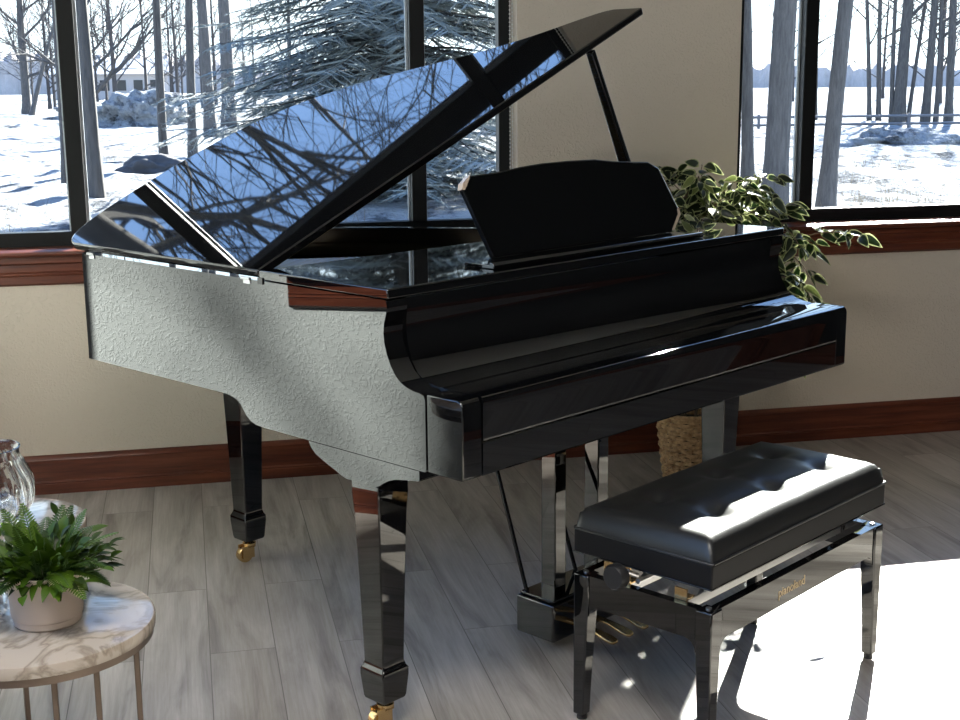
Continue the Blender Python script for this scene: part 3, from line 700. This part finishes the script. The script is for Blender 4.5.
near = [  # label, x, y, h, r, lean, seed, nb, first, material
 ('slender grey tree trunk just right of the left mullion, leaning slightly left', -1.40, 22.2, 15, .125, (-.006, 0), 3, 15, .33, bark2_m),
 ('grey tree close behind the mullion, left of the slender trunk', -2.02, 25.2, 14, .13, (.012, 0), 4, 13, .36, bark_m),
 ('thin straight grey tree with a dark rock at its foot', -.40, 29.0, 15, .095, (.006, 0), 5, 14, .38, bark_m),
 ('thin straight grey tree between the rock tree and the spruce', .22, 33.0, 16, .11, (.015, 0), 6, 14, .35, bark_m),
 ('pale trunk behind the upper boughs at the left edge of the spruce', .93, 46.0, 17, .20, (-.03, 0), 7, 12, .35, bark2_m),
 ('pale thick trunk half hidden by the spruce boughs', 1.95, 58.0, 18, .30, (0, 0), 8, 12, .35, bark2_m),
 ('narrow grey trunk against the wall edge in the right window', 8.48, 19.3, 13, .10, (-.03, 0), 9, 12, .38, bark_m),
 ('thick ridged trunk seen through the narrow right pane', 7.34, 15.9, 14, .165, (.035, 0), 10, 13, .38, bark2_m),
 ('leaning grey trunk just right of the right window mullion', 8.26, 16.3, 13, .115, (.058, 0), 12, 13, .34, bark2_m),
]
for lab, x, y, h, r_, le, sd_, nb, fi, mm in near: bare_tree('bare_tree', (x, y, G), h, r_, le, sd_, nb, fi, .25, mm, lab)
bare_tree('bare_tree', (-4.8, 70, G), 13, .22, (.0, 0), 21, 14, .2, .3, bark_m, 'wide forked tree with arching limbs right of the left mullion', fork=[(.12, (.9, 0, .75), 6, .14), (.2, (.8, 0, .5), 5, .1), (.2, (-.8, 0, .5), 4, .1)])
bare_tree('bare_tree', (-9.75, 92, G), 15, .30, (.015, 0), 22, 16, .15, .3, bark2_m, 'big bare tree with low branches at the far left of the snow field')
bare_tree('bare_tree', (-9.2, 89, G), 9, .16, (.30, 0), 23, 10, .3, .3, bark2_m, 'smaller trunk leaning right beside the big far left tree')
bare_tree('bare_tree', (4.75, 14.5, G), 12.5, .21, (-.20, 0), 31, 20, .34, .40, bark_m, 'spreading bare tree behind the wall between the windows', levels=4, limb=.32)
bare_tree('bare_tree', (-4.6, 14.5, G), 12.5, .34, (.16, 0), 33, 20, .34, .40, bark_m, 'spreading bare tree just left of the window, mirrored in the piano lid', levels=4, limb=.38)
clus = [(27.3, 50.3, .10, -.06, 13), (27.65, 50.2, .11, -.03, 14), (28.05, 49.9, .10, -.02, 15), (28.25, 49.7, .26, .03, 17), (28.6, 49.6, .09, .09, 13), (29.2, 49.3, .18, .015, 16), (29.55, 49.1, .10, .0, 14), (30.0, 48.9, .17, -.01, 16), (27.0, 54.5, .09, -.02, 14)]
names_ = ['thin tree at the left end of the waterside clump', 'thin straight tree second from the left in the waterside clump', 'slim upright tree just left of the thickest waterside trunk', 'thickest trunk in the clump of trees beside the rail', 'thin sapling leaning right out of the waterside clump', 'sturdy dark trunk right of the leaning sapling', 'thin trunk between the two sturdy waterside trunks', 'sturdy trunk nearest the right edge beside the rail', 'slim tree standing a little behind the waterside clump']
for k, (x, y, r_, le, h) in enumerate(clus): bare_tree('bare_tree', (x, y, G), h, r_, (le, 0), 40+k, 10, .22, .24, bark_m, names_[k], 'clump of trees beside the rail', trunk_sides=7)
# background trees, copied from three of their kind
protos = []
for k in range(3): protos.append(bare_tree('distant_tree', (0, 0, G), 13, .16, (0, 0), 70+k, 16, .12, .32, twig_m, trunk_sides=5))
random.seed(8)
spots = []
for k in range(46):
    hd = random.uniform(-9, 36); di = random.uniform(85, 175)
    if 9 < hd < 22: continue
    spots.append((di*math.sin(R(hd)), di*math.cos(R(hd))))
def dup(root, loc, rz, s_):
    r_ = root.copy(); C.objects.link(r_); r_.location = loc; r_.rotation_euler = (0, 0, rz); r_.scale = (s_, s_, s_)
    for ch in list(root.children): c_ = ch.copy(); C.objects.link(c_); c_.parent = r_
    return r_
for k, (x, y) in enumerate(spots):
    o = protos[k] if k < 3 else None
    s_ = random.uniform(.75, 1.25)
    if o: o.location = (x, y, G); o.scale = (s_, s_, s_)
    else: o = dup(protos[k % 3], (x, y, G), random.uniform(0, 6), s_)
    tag(o, 'bare distant tree standing far out across the snow field', 'tree', 'bare trees far across the snow')

# spruce
def spruce(loc, h, rad, seed, label):
    rnd = random.Random(seed); T = empty('spruce_tree', loc, 0, label, 'tree')
    obj('trunk', tube(bmesh.new(), [(0, 0, -.2), (0, 0, h*.5), (0, 0, h)], [.17, .11, .02], 8), bark_m, T, smooth=60)
    tb = bmesh.new(); nb_ = bmesh.new(); z = .15
    while z < h-.3:
        f_ = (z/h); rr = rad*(1-f_)**.75
        for k in range(18):
            a = rnd.uniform(0, 2*PI); l_ = rr*rnd.uniform(.7, 1.1); d = Vector((math.cos(a), math.sin(a), rnd.uniform(-.02, .25))); p_ = Vector((0, 0, z+rnd.uniform(-.15, .15))); ps = [p_.copy()]; st = 9
            for i in range(st):
                d = (d+Vector((rnd.uniform(-.07, .07), rnd.uniform(-.07, .07), -.07 if i < st*.6 else .06))).normalized(); p_ = p_+d*l_/st; ps.append(p_.copy())
                if i >= 1:
                    for sg in (-1, 1):
                        for rep in range(2):
                            s_ = Vector((-d.y, d.x, 0))*sg; tl = l_*.23*(1-.55*i/st)*rnd.uniform(.6, 1.2); dd = (s_+d*rnd.uniform(.3, 1.0)+Vector((0, 0, rnd.uniform(-.45, .1)))).normalized()
                            b0 = p_-d*l_/st*rep*.5; e_ = b0+dd*tl+Vector((0, 0, -.06*tl)); side = dd.cross(Vector((0, 0, 1))).normalized()
                            # needle-covered shoot: crossed tapering blades in bunches
                            tube(nb_, [b0, (b0+e_)/2, e_], [.008, .012, .003], 3, cap=False)
                            for q_ in range(13):
                                c_ = b0.lerp(e_, (q_+.5)/13)
                                for w_ in (-1, 1):
                                    dn = (side*w_+dd*.9+Vector((0, 0, rnd.uniform(-.6, .5)))).normalized()*rnd.uniform(.07, .13)
                                    v0 = nb_.verts.new(c_-dd*.007); v1 = nb_.verts.new(c_+dd*.007); v2 = nb_.verts.new(c_+dn); nb_.faces.new((v0, v1, v2))
            tube(tb, ps, [max(.005, .028*(1-i/st)) for i in range(st+1)], 4, cap=False)
        z += .24
    obj('branches', tb, bark_m, T); o = obj('needles', nb_, spruce_m, T, col=True); o['kind'] = 'stuff'
spruce((3.35, 21.1, G), 12.5, 3.8, 2, 'large blue spruce with drooping boughs filling the left window')

def columnar(loc, h, rad, seed, label):
    rnd = random.Random(seed); T = empty('sun_block_cedar', loc, 0, label, 'tree'); obj('trunk', tube(bmesh.new(), [(0, 0, -.2), (0, 0, h*.95)], [.08, .02], 8), bark_m, T)
    b = bmesh.new()
    for k in range(20000):
        z = rnd.uniform(.1, h); rr = rad*min(1, ((h-z)/(h*.3))**.6)*math.sqrt(rnd.random()); a = rnd.uniform(0, 2*PI); c_ = Vector((rr*math.cos(a), rr*math.sin(a), z)); d = Vector((math.cos(a)*.6, math.sin(a)*.6, 1)).normalized(); s_ = Vector((rnd.uniform(-1, 1), rnd.uniform(-1, 1), rnd.uniform(-.3, .3))).normalized()*.035
        v = [b.verts.new(c_-s_*.3), b.verts.new(c_+d*.07-s_), b.verts.new(c_+d*.14), b.verts.new(c_+d*.07+s_)]; b.faces.new(v)
    o = obj('foliage', b, spruce_m, T, col=True); o['kind'] = 'stuff'
columnar((2.80, 8.0, G), 7.0, .40, 4, 'unseen narrow evergreen added between the two windows to block sun')  # added behind the pier, out of view, to shade the left window

# snow bank, rock, rail, mound
def lump(name, loc, sx, sy, sz, seed, m, sub=4, rough=.35):
    b = bmesh.new(); bmesh.ops.create_icosphere(b, subdivisions=sub, radius=1)
    for v in b.verts:
        n_ = noise.noise(v.co*1.7+Vector((seed, 0, 0)))*rough+noise.noise(v.co*4.5+Vector((seed, 2, 0)))*rough*.55+noise.noise(v.co*9+Vector((seed, 2, 7)))*rough*.25
        v.co = Vector((v.co.x*sx, v.co.y*sy, v.co.z*sz))*(1+n_)
    o = obj(name, b, m, smooth=180); o.location = loc; return o
tag(lump('snow_bank', (-1.9, 62, -.2), 2.3, 1.6, 1.25, 3, snow, 5, .45), 'big ploughed heap of snow in the middle of the left field', 'snow bank')
tag(lump('snow_bank', (-4.0, 74, -.25), 2.6, 1.6, .8, 9, snow, 5, .4), 'low ridge of ploughed snow behind the big heap, to its left', 'snow bank')
tag(lump('rock', (-.62, 28.4, -.30), .62, .4, .32, 5, rock_m), 'dark grey boulder in the snow at the foot of a thin tree', 'rock')
tag(lump('snow_mound', (18.1, 31.4, -.3), 1.7, .8, .42, 8, snow, 5, .4), 'low mound of shovelled snow in front of the rail', 'snow mound')
b = bmesh.new(); A = Vector((12, 46.5, 0)); B_ = Vector((48, 42.0, 0))
for z in (.02, .30): tube(b, [A+Vector((0, 0, z-.2)), B_+Vector((0, 0, z-.2))], .055, 6)
for k in range(14): c_ = A.lerp(B_, k/13); tube(b, [(c_.x, c_.y, -.5), (c_.x, c_.y, .2)], .06, 6)
tag(obj('guard_rail', b, rail_m, smooth=50), 'low dark two bar rail running along the far edge of the lawn', 'rail')
b = bmesh.new(); rg = random.Random(12)
for cx_, cy_, n_ in ((-1.6, 14.2, 60), (-3.1, 16.5, 60), (-2.6, 19.0, 50), (9.6, 16.5, 120), (11.5, 17.5, 100), (7.6, 14.0, 60), (10.4, 20.5, 70), (13.0, 24.0, 80), (12.8, 20.0, 60), (1.2, 16.0, 60)):
    for k in range(n_):
        p_ = Vector((cx_+rg.gauss(0, .5), cy_+rg.gauss(0, .4), 0)); p_.z = gz(p_.x, p_.y)-.03; h_ = rg.uniform(.10, .38); d_ = Vector((rg.uniform(-.15, .15), rg.uniform(-.15, .15), h_))
        v = [b.verts.new(p_+Vector((-.004, 0, 0))), b.verts.new(p_+Vector((.004, .003, 0))), b.verts.new(p_+d_*.6+Vector((.003, 0, 0))), b.verts.new(p_+d_)]; b.faces.new(v)
tag(obj('dry_grass', b, mat('dry_grass_straw', (.22, .17, .11), .9)), 'thin dry grass stalks poking through the snow near the windows', 'grass', kind='stuff')
# buildings, car
HB = empty('park_building', (-15.5, 190, -.3), R(4), 'long low pale building with a grey roof beyond the snow', 'building')
obj('wall', bx(-1, 14, 0, 8, 0, 3.3), tan_m, HB)
obj('roof', pr([(-.6, 3.3), (8.6, 3.3), (4, 5.4)], 'x', -1.6, 14.6), roof_m, HB)
b = bmesh.new()
for k in range(6): box(b, .6+k*2.2, 1.8+k*2.2, -.06, .02, 1.1, 2.5)
obj('window', b, darkglass, HB)
CR = empty('parked_car', (-5.6, 168, -.3), 0, 'dark car parked far off in front of the low building', 'car')
obj('body', pr([(0, .35), (0, .85), (.9, 1.0), (1.5, 1.55), (3.3, 1.6), (3.9, 1.05), (4.4, .95), (4.4, .35)], 'y', 0, 1.8), rail_m, CR, bevel=.06)
for x_ in (.9, 3.5): o = obj('wheel', xf(lathe(bmesh.new(), [(.2, 0), (.34, .02), (.34, .2), (.2, .22)], 20), Matrix.Translation((x_, 0, .34)) @ Matrix.Rotation(PI/2, 4, 'X')), plastic, CR)
# far woodland ridge all along the horizon
b = bmesh.new(); random.seed(3); n_ = 620; rows = []
for k in range(n_+1):
    a = R(-40)+R(110)*k/n_; d = 330; hh = 5.0+2.6*noise.noise(Vector((k*.045, 0, 0)))+1.4*noise.noise(Vector((k*.5, 4, 0)))+random.uniform(-.7, .9)
    hh += 3.0 if a < R(2) else 0
    c_ = Vector((math.sin(a), math.cos(a), 0))
    rows.append([b.verts.new(c_*(d-6)+Vector((0, 0, -.4))), b.verts.new(c_*(d-4)+Vector((0, 0, hh*.8))), b.verts.new(c_*d+Vector((0, 0, hh))), b.verts.new(c_*(d+14)+Vector((0, 0, hh*.7))), b.verts.new(c_*(d+16)+Vector((0, 0, -.4)))])
for r0, r1 in zip(rows, rows[1:]):
    for i in range(4): b.faces.new((r0[i], r1[i], r1[i+1], r0[i+1]))
tag(obj('treeline', b, far_m), 'hazy blue grey woodland along the horizon', 'treeline', kind='stuff')
